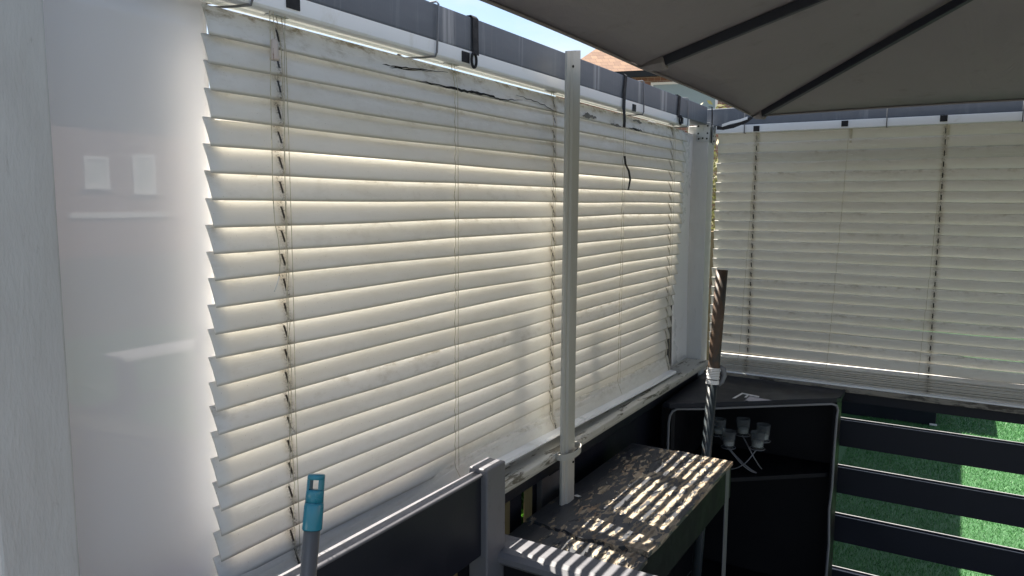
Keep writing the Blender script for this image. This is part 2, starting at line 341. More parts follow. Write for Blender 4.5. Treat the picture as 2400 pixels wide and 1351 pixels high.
MB().box(-.05, 3.45, -1.6, 3.44, -.11, -.032).build('joist_frame', 'black', deck)
# artificial turf blades
nb = 150000
bx = rng.uniform(.4, 2.6, nb); by = 3.62+(rng.random(nb)**1.3)*5.6; hh = rng.uniform(.010, .020, nb); an = rng.uniform(0, 2*np.pi, nb); ln = rng.normal(0, .007, (nb, 2)); ww = rng.uniform(.0009, .0016, nb)*(1+(by-3.6)*.22)
V = np.zeros((nb, 3, 3)); V[:, 0] = np.stack([bx-np.cos(an)*ww, by-np.sin(an)*ww, np.full(nb, GZ)], 1); V[:, 1] = np.stack([bx+np.cos(an)*ww, by+np.sin(an)*ww, np.full(nb, GZ)], 1)
V[:, 2] = np.stack([bx+ln[:, 0], by+ln[:, 1], GZ+hh], 1)
def tri_mesh(name, V, k, mat):
    n = V.shape[0]; me = bpy.data.meshes.new(name); me.vertices.add(n*k); me.vertices.foreach_set('co', V.reshape(-1).astype(np.float32))
    me.loops.add(n*k); me.loops.foreach_set('vertex_index', np.arange(n*k, dtype=np.int32)); me.polygons.add(n)
    me.polygons.foreach_set('loop_start', np.arange(0, n*k, k, dtype=np.int32)); me.polygons.foreach_set('loop_total', np.full(n, k, dtype=np.int32)); me.update(calc_edges=True); me.validate()
    me.materials.append(MT[mat]); o = bpy.data.objects.new(name, me); COL.objects.link(o); return o
tag(tri_mesh('artificial_grass', V, 3, 'blade'), 'short bright green artificial grass covering the lawn', 'grass', kind='stuff')

def leaf_cloud(n, centre, size, leaf, shell=.5):
    d = rng.normal(size=(n, 3)); d /= np.linalg.norm(d, axis=1)[:, None]
    r = (shell+(1-shell)*rng.random(n))[:, None]; lump = 1+.22*np.sin(d[:, :1]*5+d[:, 1:2]*7)+.15*np.sin(d[:, 2:]*9+2*d[:, :1])
    P = np.array(centre)+d*r*lump*np.array(size); a = rng.normal(size=(n, 3)); a /= np.linalg.norm(a, axis=1)[:, None]
    b = np.cross(a, rng.normal(size=(n, 3))); b /= np.linalg.norm(b, axis=1)[:, None]; L = leaf*rng.uniform(.6, 1.3, n)[:, None]
    V = np.zeros((n, 4, 3)); V[:, 0] = P-a*L; V[:, 1] = P+b*L*.5; V[:, 2] = P+a*L; V[:, 3] = P-b*L*.5
    return V

# ================================================================ pergola frame
BX = .037      # room-side face of beam and headrail on the left wall
def simple(name, mat, mb, label, cat, group=None, bevel=.003, smooth=False, origin=None):
    return tag(mb.build(name, mat, None, smooth, bevel, origin=origin), label, cat, group)
simple('beam', 'beam', MB().box(-.05, .033, -1.6, 3.345, 2.069, 2.147), 'slate blue painted timber beam above the long left blind', 'beam', 'pergola beams', .004)
simple('capping_board', 'post_dark', MB().box(-.195, -.052, -1.6, 3.3, 2.122, 2.143), 'grey board capping the outer side of the left beam', 'board')
simple('beam', 'beam', MB().box(-.05, 3.4, 3.425, 3.51, 2.069, 2.147), 'slate blue painted timber beam above the right blind under the parasol', 'beam', 'pergola beams', .004)
# posts
p = thing('post', (.04, .46, 0), 'thick chalky grey painted timber post at the left edge of the picture', 'post', 'pergola posts')
MB().box(-.02, .085, .405, .497, 0, 2.067).build('shaft', 'post', p, bevel=.004)
p = thing('post', (0, 3.4, 0), 'chalky grey corner post between the two blinds with metal brackets', 'post', 'pergola posts')
MB().box(-.055, .04, 3.352, 3.445, 0, 2.067).build('shaft', 'post', p, bevel=.004)
p = thing('post', (0, 2.0, 0), 'short grey post under the white sill behind the upright batten', 'post', 'pergola posts')
ya, yb = at(1270, 1120, 0, .0)[1], at(1322, 1120, 0, .0)[1]
MB().box(-.019, .0, ya, yb+.03, 0, .977).build('shaft', 'post_dark', p, bevel=.003)
ym = .5*(ya+yb)
pl = MB().box(.0005, .0045, ym-.03, ym+.045, .885, .965).build('plate', 'navy', p, bevel=.001)
MB().tube([(.004, ym, .905), (.009, ym, .905)], .007, 10).build('screw', 'zinc', pl)
# upright batten in front of the blind
y0, y1 = at(1318, 600, 0, .085)[1], at(1355, 600, 0, .101)[1]
bt = thing('batten', (.09, (y0+y1)/2, .85), 'weathered white upright batten strapped in front of the long left blind', 'batten')
mb = MB(); prof = [(.085, y0+.001), (.092, y0), (.096, y0+.006), (.096, y0+.014), (.101, y0+.02), (.102, (y0+y1)/2), (.101, y1-.004), (.096, y1), (.085, y1)]
k = len(prof); zs = [.80]+[.9+.1*i for i in range(13)]
for z in zs+[2.128]:
    for x, y in prof: mb.v.append((x+.0012*math.sin(z*4), y+.0025*math.sin(z*2.2), z+(.012*((y-y0)/(y1-y0)) if z > 2.1 else 0)))
for i in range(len(zs)):
    for j in range(k): mb.f.append((i*k+j, i*k+(j+1) % k, (i+1)*k+(j+1) % k, (i+1)*k+j))
mb.f.append(tuple(reversed(range(k)))); mb.f.append(tuple(len(zs)*k+j for j in range(k)))
mb.build('board', 'batten', bt)
for px, py in ((1344, 156), (1344, 1083)):
    q = at(px, py, 0, .1025); MB().tube([(q[0]-.002, q[1], q[2]), (q[0]+.0008, q[1], q[2])], .0035, 10).build('screw_hole', 'hole', bt)
q = at(1340, 1058, 0, .10)
pts = []
for i in range(25):
    t = math.radians(-118+236*i/24); pts.append((.090+.030*math.cos(t), (y0+y1)/2+.010+.058*math.sin(t), q[2]+.003*math.sin(t)))
mb = MB().ribbon(pts, (0, 0, 1), .018, .003)
simple('loop_tie', 'batten', mb, 'pale plastic tie looped round the foot of the upright batten', 'tie', None, 0)

# white PVC sheets
def sheet(name, ys, zs, fx, mat, label, th=.003):
    mb = MB(); n, m = len(ys), len(zs)
    for s_ in (0, 1):
        for z in zs:
            for y in ys: mb.v.append((fx(y, z)-s_*th, y, z))
    o = n*m
    for j in range(m-1):
        for i in range(n-1):
            a = j*n+i; mb.f.append((a, a+1, a+n+1, a+n)); mb.f.append((o+a, o+a+n, o+a+n+1, o+a+1))
    for j in range(m-1):
        a = j*n; mb.f.append((a, a+n, o+a+n, o+a)); b = j*n+n-1; mb.f.append((b, o+b, o+b+n, b+n))
    for i in range(n-1):
        a = i; mb.f.append((a, o+a, o+a+1, a+1)); b = (m-1)*n+i; mb.f.append((b, b+1, o+b+1, o+b))
    return tag(mb.build(name, mat, None, True), label, 'sheet', 'white plastic sheets')
sheet('plastic_sheet', [.49+.312*i/24 for i in range(25)], [.3+1.76*i/24 for i in range(25)],
      lambda y, z: -.022+.00015*math.sin(z*2.3+.4)*math.sin((y-.49)*8), 'pvc',
      'glossy white plastic sheet between the thick left post and the long blind')
mb = []
sheet('plastic_sheet', [3.15+.22*i/12 for i in range(13)], [.99+1.04*i/20 for i in range(21)],
      lambda y, z: -.03+.006*math.sin(z*3), 'pvc_solid', 'narrow white plastic sheet between the long blind and the corner post')
# dark board seen behind the right-hand ends of the slats
simple('back_board', 'navy', MB().box(-.10, -.085, 2.9, 3.40, .9, 1.5), 'dark navy board showing beyond the ragged right ends of the long blind', 'board')
simple('added_sun_blocker', 'post_dark', MB().box(-.115, -.10, .2, .755, .0, 2.12), 'added grey board blocking sun behind the glossy white plastic sheet', 'board')  # unseen board added to keep sun off the left part of the sheet

sheet('plastic_sheet', [.45+.36*i/4 for i in range(5)], [.3+1.76*i/4 for i in range(5)], lambda y, z: -.072, 'diffuser', 'added milky rear sheet spreading sunlight onto the glossy white one')  # unseen rear layer added to scatter sun into a soft glow
# sill and balustrade, left
mb = MB().box(-.055, .078, .5, 3.35, .978, 1.0)
sl = thing('window_sill', (.01, 2, .978), 'aged white sill with cracked paint under the long left blind', 'sill', 'sills')
mb.build('board', 'sill', sl, bevel=.004)
MB().box(.02, .068, .5, 3.35, .966, .9775).build('drip_strip', 'batten', sl, bevel=.002)
bl = thing('balustrade', (0, 2, 0), 'dark navy balustrade with upright pickets below the long left blind', 'balustrade', 'balustrades')
MB().box(.002, .03, .5, 3.35, at(1226, 1155, 0, .03)[2], .966).build('top_rail', 'navy', bl, bevel=.003)
MB().box(-.115, -.09, .5, 3.35, .9, 1.175).build('back_rail', 'navy', bl, bevel=.003)
MB().box(-.03, .0, .5, 3.35, .10, .18).build('bottom_rail', 'navy', bl, bevel=.003)
e0 = [at(px, 1230, 0, -.02)[1] for px in (1195, 1222, 1247, 1268)]
pw = e0[1]-e0[0]; gap = e0[2]-e0[0]; y = e0[0]-math.floor((e0[0]-.52)/gap)*gap
while y+pw < 3.34:
    if y < yb-.02: MB().box(-.05, -.02, y, y+pw, .05, .93).build('picket', 'picket_painted', bl, bevel=.0015)
    y += gap
MB().box(-.045, -.021, yb+.035, 3.34, .05, .93).build('infill_panel', 'navy', bl, bevel=.002)
# balustrade, right
br = thing('balustrade', (1.7, 3.5, 0), 'dark navy balustrade of horizontal double rails in front of the green lawn', 'balustrade', 'balustrades')
for ztop, h in ((.955, .098), (.771, .118), (.554, .118), (.329, .118), (.075, .075)):
    r_ = MB().box(.045, 3.4, 3.49, 3.501, ztop-h, ztop).build('rail', 'navy', br, bevel=.0022)
    MB().box(.045, 3.4, 3.519, 3.53, ztop-h+.002, ztop+.002).build('back_board', 'navy', r_, bevel=.0022)
    for ye in (3.491, 3.520): MB().box(.046, 3.399, ye, ye+.006, ztop+(.0002 if ye < 3.5 else .0022), ztop+(.0016 if ye < 3.5 else .0036)).build('pale_edge', 'pale_strip', r_)  # thin mottled pale grey strip along each rail top
MB().box(3.4, 3.49, 3.44, 3.535, 0, 2.06).build('end_post', 'post', br, bevel=.004)
MB().box(.046, 3.399, 3.5015, 3.5185, .02, .07).build('spacer', 'navy', br)
s2 = thing('window_sill', (1.7, 3.46, .95), 'dirty narrow ledge under the stacked slats of the right blind', 'sill', 'sills')
MB().box(.042, 3.4, 3.40, 3.535, .918, .94).build('board', 'ledge', s2, bevel=.003)

# ================================================================ venetian blinds
PITCH, SW = .0432, .0505
def slat_mesh(name, along, length0, length1, centre, tilt, sag, crown, axis, mat, parent, nseg=72, dirt_seed=0):
    """one slat; axis 'y': runs along Y, room side +X. axis 'x': runs along X, room side -Y.  tilt>0: bottom edge towards the room"""
    mb = MB(); uvs = []; m = 8; th = .0027
    ring = []
    for i in range(m): s_ = i/(m-1); ring.append((s_, crown*(1-(2*s_-1)**2)+th/2))
    for i in reversed(range(m)): s_ = i/(m-1); ring.append((s_, crown*(1-(2*s_-1)**2)-th/2))
    k = len(ring)
    for i in range(nseg+1):
        t = length0+(length1-length0)*i/nseg; dz, dt, dn = sag(t); a = tilt+dt; c, s0 = math.cos(a), math.sin(a)
        for s_, nrm in ring:
            w = (s_-.5)*SW        # + = towards bottom
            room = w*s0+nrm*c+dn; z = centre+dz-w*c+nrm*s0
            mb.v.append((room, t, z) if axis == 'y' else (t, 3.452-room, z)); uvs.append((t, s_))
    for i in range(nseg):
        for j in range(k):
            q = (i*k+j, i*k+(j+1) % k, (i+1)*k+(j+1) % k, (i+1)*k+j); mb.f.append(q if axis == 'x' else q[::-1])
    mb.f.append(tuple(range(k))); mb.f.append(tuple(nseg*k+j for j in reversed(range(k))))
    o = mb.build(name, mat, parent, False, uvs=uvs)
    o.data.polygons.foreach_set('use_smooth', [len(p.vertices) == 4 for p in o.data.polygons]); 
    sm = [len(p.vertices) == 4 and (idx % k) not in (m-1, k-1) for idx, p in enumerate(o.data.polygons)]
    o.data.polygons.foreach_set('use_smooth', sm)
    return o
ladder_y = [.925, 1.439, 1.928, 2.444, 2.969]
vb = thing('venetian_blind', (0, 1.95, 1.0), 'long dirty white venetian blind glowing in backlight along the left wall', 'blind', 'venetian blinds')
endtab = [(2.03, 3.150), (1.768, 3.118), (1.568, 3.098), (1.423, 3.073), (1.288, 3.035), (1.137, 2.992), (1.0, 2.985)]
def yend(z):
    for (a, ya_), (b, yb_) in zip(endtab, endtab[1:]):
        if z >= b: return yb_+(ya_-yb_)*(z-b)/(a-b)
    return 3.0
TILT_L = math.radians(22)
slats_L = []
for i in range(22):
    zc = 2.0035-PITCH*i
    ph = random.uniform(0, 6.28); am = random.uniform(.0004, .0014)*(1+.06*i); t0 = random.gauss(0, math.radians(1.3)); bowt = random.gauss(0, math.radians(1.1))
    low = sstep(16, 20, i)
    def sag(y, ph=ph, am=am, t0=t0, bowt=bowt, i=i, low=low):
        dz = am*math.sin(y*6.1+ph)-(.0004+.0003*(i % 3))*abs(math.sin((y-.925)*math.pi/.512))
        dz -= .010*low*sstep(1.7, 3.0, y)
        return dz, t0+bowt*math.sin(y*2.1+ph)-math.radians(11)*low*sstep(1.9, 2.7, y)-(math.radians(17)*sstep(1.25, 1.5, y) if i > 20 else 0)-(math.radians(4.5) if i < 4 else 0), .0012*math.sin(y*3.3+ph*2)
    slats_L.append(slat_mesh('slat', 'y', .783-.018*i/21+random.uniform(-.002, .002), yend(zc)+random.uniform(-.006, .004), zc, TILT_L, sag, .0014, 'y', 'slat_top' if i in (0, 1, 2) else 'slat_low' if i in (15, 18, 19) else 'slat', vb))
# slats let down on the bottom rail
for j in range(3):
    zc = 1.072-.0125*j
    slat_mesh('slat', 'y', .768+.002*j, 2.995-.004*j, zc, math.radians(9+2*j), lambda y, j=j: (-.020*sstep(1.4, 3.0, y), math.radians(12)*(1-sstep(1.2, 1.5, y)), .005*(j+1)+.001*math.sin(y*3+j)), .003, 'y', 'slat', vb)
mb = MB(); n = 30; pr = [(-.022, 0), (.022, -.004), (.027, -.010), (.022, -.016), (-.022, -.014)]
for i in range(n+1):
    y = .772+(2.985-.772)*i/n
    for x, z in pr: mb.v.append((x+.022, y, 1.045-.024*sstep(1.4, 3.0, y)+z))
for i in range(n):
    for j in range(5): mb.f.append((i*5+j, (i+1)*5+j, (i+1)*5+(j+1) % 5, i*5+(j+1) % 5))
mb.f.append((0, 1, 2, 3, 4)); mb.f.append(tuple(n*5+j for j in (4, 3, 2, 1, 0)))
mb.build('bottom_rail', 'rail_white', vb, uvs=None)
# headrail: front face and visible underside channel
hr = MB(); prof = [(.035, 2.068), (.035, 2.040), (.032, 2.036), (.012, 2.0355), (.010, 2.039), (-.012, 2.039), (-.016, 2.0355), (-.022, 2.0355), (-.022, 2.068)]
k = len(prof)
for y in (.74, 3.09):
    for x, z in prof: hr.v.append((x, y, z))
for j in range(k): hr.f.append((j, (j+1) % k, k+(j+1) % k, k+j))
hr.f.append(tuple(reversed(range(k)))); hr.f.append(tuple(k+j for j in range(k)))
ho = hr.build('headrail', 'rail_white', vb)
for yy in ladder_y:
    MB().box(-.009, .013, yy-.018, yy+.018, 2.0345, 2.0385).build('cord_guide', 'zinc', ho, bevel=.001)
for yy, zz in ((.932, 2.058), (1.449, 2.051), (2.476, 2.048), (2.99, 2.054)):
    MB().box(.0352, .037, yy-.015, yy+.015, zz-.012, zz+.012).build('black_tape', 'velcro', ho)
# ladder cords: one tube per ladder, hugging the front edges of the slats
for li, yy in enumerate(ladder_y):
    path = []
    for i in range(22):
        zc = 2.0035-PITCH*i; yj = yy-.0008*i*(.2 if li < 4 else 1.2)+random.uniform(-.0012, .0012)
        path.append((.0105+random.uniform(0, .0015), yj, zc-.012)); path.append((.014, yj+random.uniform(-.0015, .0015), zc-.026))
    MB().tube([(.002, yy, 2.036)]+path+[(.03, path[-1][1]-.004, 1.052-.02*sstep(1.4, 3, yy))], .0008, 5).build('ladder_cord', 'cord', vb, True)
    mb = MB(); mb.tube([(.006, yy+.007, 2.036), (.016, yy+.0065, 1.98), (.0155, yy+.008, 1.6), (.016, yy+.005, 1.3), (.018, yy+.004, 1.07)], .0007, 5)
    mb.build('lift_cord', 'cord', vb, True)
# pull cords with tassel at the left
def pth(pts, x): return [tuple(at(a, b, 0, x)) for a, b in pts]
MB().tube(pth([(632, 22), (634, 110), (634, 200), (637, 330), (640, 460), (644, 520), (652, 560), (657, 610), (655, 648)], .024), .0008, 5).build('pull_cord', 'cord', vb, True)
MB().tube(pth([(655, 648), (650, 665), (643, 684)], .024), .0009, 5).build('cord_end', 'white', vb, True)
MB().tube(pth([(640, 22), (643, 92)], .024), .0007, 5).build('pull_cord', 'cord', vb, True)
MB().tube(pth([(668, 38), (666, 200), (668, 400), (671, 620), (675, 850), (681, 1120)], .02), .0007, 5).build('pull_cord', 'cord', vb, True)
q = at(642, 92, 0, .024); q2 = at(641, 142, 0, .024)
L = q[2]-q2[2]; MB().lathe([(.0045, -L), (.0085, -L+.001), (.008, -L+.004), (.0072, -L*.5), (.0058, -.003), (.0035, 0)], (q[0], q[1], q[2]), 16).build('tassel', 'tassel', vb, True)
# cracks and broken-out flakes on the sun-baked top slats
def crack(parent, pts, x, w, name='crack', mat='hole'):
    P = []
    for (a, b), (c, d) in zip(pts, pts[1:]):
        for t in np.linspace(0, 1, 7)[:-1]: P.append((a+(c-a)*t+random.uniform(-2, 2), b+(d-b)*t+random.uniform(-1.6, 1.6)))
    P.append(pts[-1]); mb = MB(); n = len(P)
    for i, (a, b) in enumerate(P):
        ww = w*math.sin(math.pi*(i+.4)/n)*random.uniform(.5, 1.2)+.25
        for sg in (-1, 1): mb.v.append(tuple(at(a, b+sg*ww, 0, x)))
    k0 = len(mb.v)
    mb.v += [(a-.0006, b, c) for a, b, c in mb.v]
    for i in range(n-1):
        a = 2*i; mb.f.append((a, a+1, a+3, a+2)); mb.f.append((k0+a, k0+a+2, k0+a+3, k0+a+1))
    return mb.build(name, mat, parent)
def on_slat(i, frac): return math.sin(TILT_L)*SW*(frac-.5)+.0014*(1-(2*frac-1)**2)+.0042
crack(slats_L[0], [(815, 152), (870, 157), (905, 153), (960, 161), (1050, 170)], on_slat(0, .5), 1.6)
crack(slats_L[0], [(868, 162), (930, 160), (1015, 167)], on_slat(0, .55), 1.2)
crack(slats_L[1], [(975, 188), (1010, 197), (1065, 208), (1100, 216), (1140, 222), (1172, 234), (1225, 235)], .0145, 3.0)
crack(slats_L[0], [(1210, 222), (1260, 240), (1305, 262)], on_slat(0, .7), .8)
crack(slats_L[0], [(1475, 300), (1490, 303), (1505, 308)], on_slat(0, .8), 2.)
crack(slats_L[0], [(1366, 273), (1378, 270), (1398, 277)], on_slat(0, .7), 5.5, 'broken_hole', 'broken')
crack(slats_L[0], [(1432, 291), (1446, 295), (1456, 296)], on_slat(0, .7), 3.5, 'broken_hole', 'broken')
crack(slats_L[0], [(1484, 282), (1494, 284), (1505, 289)], on_slat(0, .7), 3., 'broken_hole', 'broken')
crack(slats_L[0], [(856, 150), (866, 151), (877, 153)], on_slat(0, .5), 3., 'broken_hole', 'picket')
# strap end caught under slat
q = pth([(1464, 366), (1466, 385), (1474, 402), (1477, 422), (1472, 446)], .026)
simple('loose_strap', 'velcro', MB().ribbon(q, (.3, 1, .1), .009, .002), 'thin black strap end poking out between slats right of the batten', 'strap', 'black straps', 0)

# right-hand blind
vr = thing('venetian_blind', (1.4, 3.45, .95), 'mouldy white venetian blind on the right wall behind the rusty pole', 'blind', 'venetian blinds')
NR = 23; PR = .0437
slats_R = []
for i in range(NR):
    zc = 2.012-PR*i
    ph = random.uniform(0, 6.28); am = random.uniform(.0003, .001); t0 = random.gauss(0, math.radians(1.2))
    low = sstep(18, 22, i)
    def sag(x, ph=ph, am=am, t0=t0, low=low):
        return am*math.sin(x*5+ph)-.0012*abs(math.sin((x-.228)*math.pi/.37))-.004*low*sstep(.4, 1.4, x), t0+math.radians(1.)*math.sin(x*2.3+ph), .001*math.sin(x*4+ph)
    slats_R.append(slat_mesh('slat', 'x', .058-.0005*i+random.uniform(-.002, .002), 2.42, zc, math.radians(-25), sag, .0014, 'x', 'slat_dirty' if i == 2 else 'slat_r', vr, 60))
for j in range(8):
    zc = 1.012-.0082*j
    slat_mesh('slat', 'x', .07+random.uniform(-.008, .008), 2.42, zc, math.radians(82+random.uniform(-4, 4)), lambda x, j=j: (.0025*math.sin(x*2.2+j)+.004*sstep(.6, 1.5, x), 0, .006+.003*math.sin(j*2.)), .0015, 'x', 'slat_r', vr, 40)
MB().box(.07, 2.42, 3.405, 3.46, .9405, .9475).build('bottom_rail', 'rail_white', vr, bevel=.003)
hr = MB().box(.052, 2.45, 3.417, 3.475, 2.034, 2.068).build('headrail', 'rail_white', vr, bevel=.002)
for px, py in ((1773, 302), (1980, 290), (2212, 278)):
    q = at(px, py, 1, 3.4165); MB().box(q[0]-.013, q[0]+.013, 3.4148, 3.4168, q[2]-.012, q[2]+.012).build('black_tape', 'velcro', hr)
for li, xx in enumerate((.228, .607, .959, 1.34, 1.70, 2.07)):
    path = [(xx, 3.438, 2.036)]
    for i in range(NR):
        zc = 2.012-PR*i; xj = xx-.0016*i+random.uniform(-.0012, .0012); path.append((xj, 3.4395, zc+.012)); path.append((xj+.0008, 3.442, zc-.014))
    path.append((path[-1][0], 3.404, 1.0)); MB().tube(path, .0009, 5).build('ladder_cord', 'cord', vr, True)
    MB().box(xx+.004, xx+.013, 3.4415, 3.4425, 1.975, 2.034).build('ladder_tape', 'cord', vr)

# ---------------------------------------------------------------- straps, wires, brackets
def wrap(y, w, zend, x=BX, lean=0.0):
    return [(-.052, y-lean, 2.08), (-.053, y-lean, 2.149), (-.02, y-lean, 2.1505), (x-.004, y-lean, 2.150), (x+.0008, y-lean, 2.145), (x+.0012, y-lean*.4, 2.10), (x+.0022, y, 2.068), (x+.003, y+lean*.2, zend)]
st = thing('strap', (BX, 1.48, 2.05), 'black strap with buckle loop hanging over the beam left of the batten', 'strap', 'black straps')
MB().ribbon(wrap(1.486, .022, 2.062), (0, 1, 0), .023, .002).build('webbing', 'velcro', st)
mb = MB(); c = at(1111, 142, 0, .042); pts = [(c[0], c[1]+.010*math.cos(t), c[2]+.016*math.sin(t)) for t in np.linspace(0, 2*math.pi, 17)]; mb.tube(pts, .0035, 6, False).build('buckle_loop', 'velcro', st, True)
q = at(1463, 180, 0, BX)[1]
simple('strap', 'velcro', MB().ribbon(wrap(q, .02, 2.03, lean=-.014)+[(BX+.006, q-.003, 1.995), (BX+.006, q-.006, 1.972)], (0, 1, 0), .02, .002), 'black strap dangling below the headrail right of the batten', 'strap', 'black straps', 0)
st = thing('strap', (BX, 2.95, 2.05), 'black strap with hanging buckle over the beam nearest the corner post', 'strap', 'black straps')
q = at(1591, 228, 0, BX)[1]; MB().ribbon(wrap(q, .02, 2.06, lean=-.01), (0, 1, 0), .022, .002).build('webbing', 'velcro', st)
c = at(1595, 282, 0, .043); pts = [(c[0], c[1]+.014*math.cos(t), c[2]+.016*math.sin(t)) for t in np.linspace(0, 2*math.pi, 17)]; MB().tube(pts, .004, 6, False).build('buckle_loop', 'velcro', st, True)
for (pt, pb, lab) in (((1026, 12), (1022, 128), 'grey wire tie round the beam left of the buckled black strap'), ((1508, 198), (1507, 272), 'grey wire tie round the beam right of the dangling black strap'), ((1612, 242), (1611, 290), 'grey wire tie round the beam beside the corner post'), ((597, -70), (590, 6), 'grey wire tie under the headrail at the left end of the long blind')):
    ya_, yb_ = at(*pt, 0, BX)[1], at(*pb, 0, BX)[1]
    pts = [(-.054, ya_, 2.05), (-.054, ya_, 2.149), (-.02, ya_, 2.1515), (BX-.003, ya_, 2.151), (BX+.002, ya_, 2.145), (BX+.0025, (ya_+yb_)/2, 2.09), (BX+.0025, yb_, 2.043), (BX-.002, yb_, 2.034), (.01, yb_-.01, 2.0325), (-.028, yb_-.03, 2.031), (-.045, yb_-.03, 2.04), (-.054, ya_, 2.05)]
    simple('wire_tie', 'wire', MB().tube(pts, .0023, 6), lab, 'wire', 'wire ties round the beam', 0, True)
for px, lab in ((1745, 'dark wire tie on the right headrail nearest the corner'), (2078, 'dark wire tie in the middle of the right headrail'), (2396, 'dark wire tie on the right headrail at the picture edge')):
    xx = at(px, 290, 1, 3.414)[0]
    simple('wire_tie', 'wire', MB().tube([(xx, 3.514, 2.09), (xx, 3.512, 2.1505), (xx, 3.42, 2.1505), (xx, 3.4145, 2.14), (xx, 3.4145, 2.03), (xx, 3.42, 2.0325), (xx, 3.48, 2.0325), (xx, 3.514, 2.05)], .002, 6), lab, 'wire', 'wire ties round the beam', 0, True)
def bracket(c, u, n, label, w=.062, h=.085):
    """plate centred at c, width along u, normal n"""
    c, u, n = Vector(c), Vector(u), Vector(n); root = thing('angle_bracket', c, label, 'bracket', 'metal brackets on the corner post'); z = Vector((0, 0, 1)); mb = MB()
    poly = [c+u*a+z*b for a, b in ((-w/2, h/2), (-w/2, -h/2+.008), (-w/2+.008, -h/2), (w/2-.008, -h/2), (w/2, -h/2+.008), (w/2, h/2))]
    mb.prism(poly, n*.0005, n*.0035); mb.build('plate', 'zinc', root, bevel=.0008)
    for a, b in ((-.34, .33), (.34, .33), (-.34, -.05), (.34, -.05), (0, -.3), (-.3, -.33), (.3, -.33)):
        q = c+u*(a*w)+z*(b*h); MB().tube([q+n*.003, q+n*.0042], .0042, 10).build('screw_hole', 'hole', root)
    q0 = c+z*(h*.1)+n*.0045; MB().bar(q0, q0+z*h*.32, .008, .003, n).build('ridge', 'zinc', root, bevel=.001)
q = at(1648, 311, 1, 3.352); bracket(q, (1, 0, 0), (0, -1, 0), 'galvanised bracket on the room-facing side of the corner post')
q = at(1673, 318, 0, .04); bracket(q, (0, 1, 0), (1, 0, 0), 'galvanised bracket on the narrow right side of the corner post', .05)
q = at(1669, 275, 0, .046)
simple('strap', 'velcro', MB().ribbon([(.03, q[1], 2.1495), (.044, q[1], 2.149), (.046, q[1], 2.12), (.046, q[1]+.004, 2.06), (.046, q[1], 1.99)], (0, 1, 0), .014, .002), 'black strap running down the corner post beside the brackets', 'strap', 'black straps', 0)

# ================================================================ furniture
# --- grey and navy garden seat: tall back board, back post, arm
AZ = .90
gs = thing('garden_bench', (.2, 1.2, 0), 'grey painted garden bench with a navy back board and sunlit striped arm', 'bench')
MB().box(.098, .150, 1.368, 1.448, 0, 1.112).build('back_post', 'grey_paint', gs, bevel=.004)
MB().box(.098, .150, .30, .38, 0, 1.112).build('back_post', 'grey_paint', gs, bevel=.004)
mb = MB(); n = 24
for i in range(n+1):       # navy back board with a slightly wavy lower edge
    y = .382+(1.367-.382)*i/n
    for x, z in ((.118, .905), (.134, .905), (.134, 1.096), (.118, 1.096)): mb.v.append((x, y, z))
for i in range(n):
    for j in range(4): mb.f.append((i*4+j, (i+1)*4+j, (i+1)*4+(j+1) % 4, i*4+(j+1) % 4))
mb.f.append((0, 1, 2, 3)); mb.f.append(tuple(n*4+j for j in (3, 2, 1, 0)))
mb.build('back_board', 'navy', gs, bevel=.002)
mb = MB()
for i in range(n+1):
    y = .382+(1.367-.382)*i/n; b = .003*math.sin(y*5)
    for x, z in ((.103+b, 1.0965), (.139, 1.0965), (.138, 1.100), (.133, 1.1025), (.110+b, 1.1025), (.104+b, 1.100)): mb.v.append((x, y, z))
for i in range(n):
    for j in range(6): mb.f.append((i*6+j, (i+1)*6+j, (i+1)*6+(j+1) % 6, i*6+(j+1) % 6))
mb.f.append(tuple(range(6))); mb.f.append(tuple(n*6+j for j in reversed(range(6))))
mb.build('cap_rail', 'grey_paint', gs, True)
mb = MB(); prof = [(1.502, AZ), (1.44, AZ), (1.425, AZ-.004), (1.415, AZ-.014), (1.414, AZ-.026), (1.421, AZ-.034), (1.502, AZ-.034)]
k = len(prof)
for x in (.092, .66):
    for y, z in prof: mb.v.append((x, y, z))
for j in range(k): mb.f.append((j, (j+1) % k, k+(j+1) % k, k+j))
mb.f.append(tuple(reversed(range(k)))); mb.f.append(tuple(k+j for j in range(k)))
arm = mb.build('arm', 'grey_paint', gs)
MB().box(.153, .64, 1.436, 1.456, .60, AZ-.0345).build('side_board', 'black', gs, bevel=.003)
MB().box(.58, .64, 1.457, 1.497, 0, AZ-.0345).build('leg', 'grey_paint', gs, bevel=.004)
MB().box(.58, .64, .31, .37, 0, .44).build('leg', 'grey_paint', gs, bevel=.004)
MB().box(.152, .64, .30, 1.432, .42, .45).build('seat', 'navy', gs, bevel=.006)

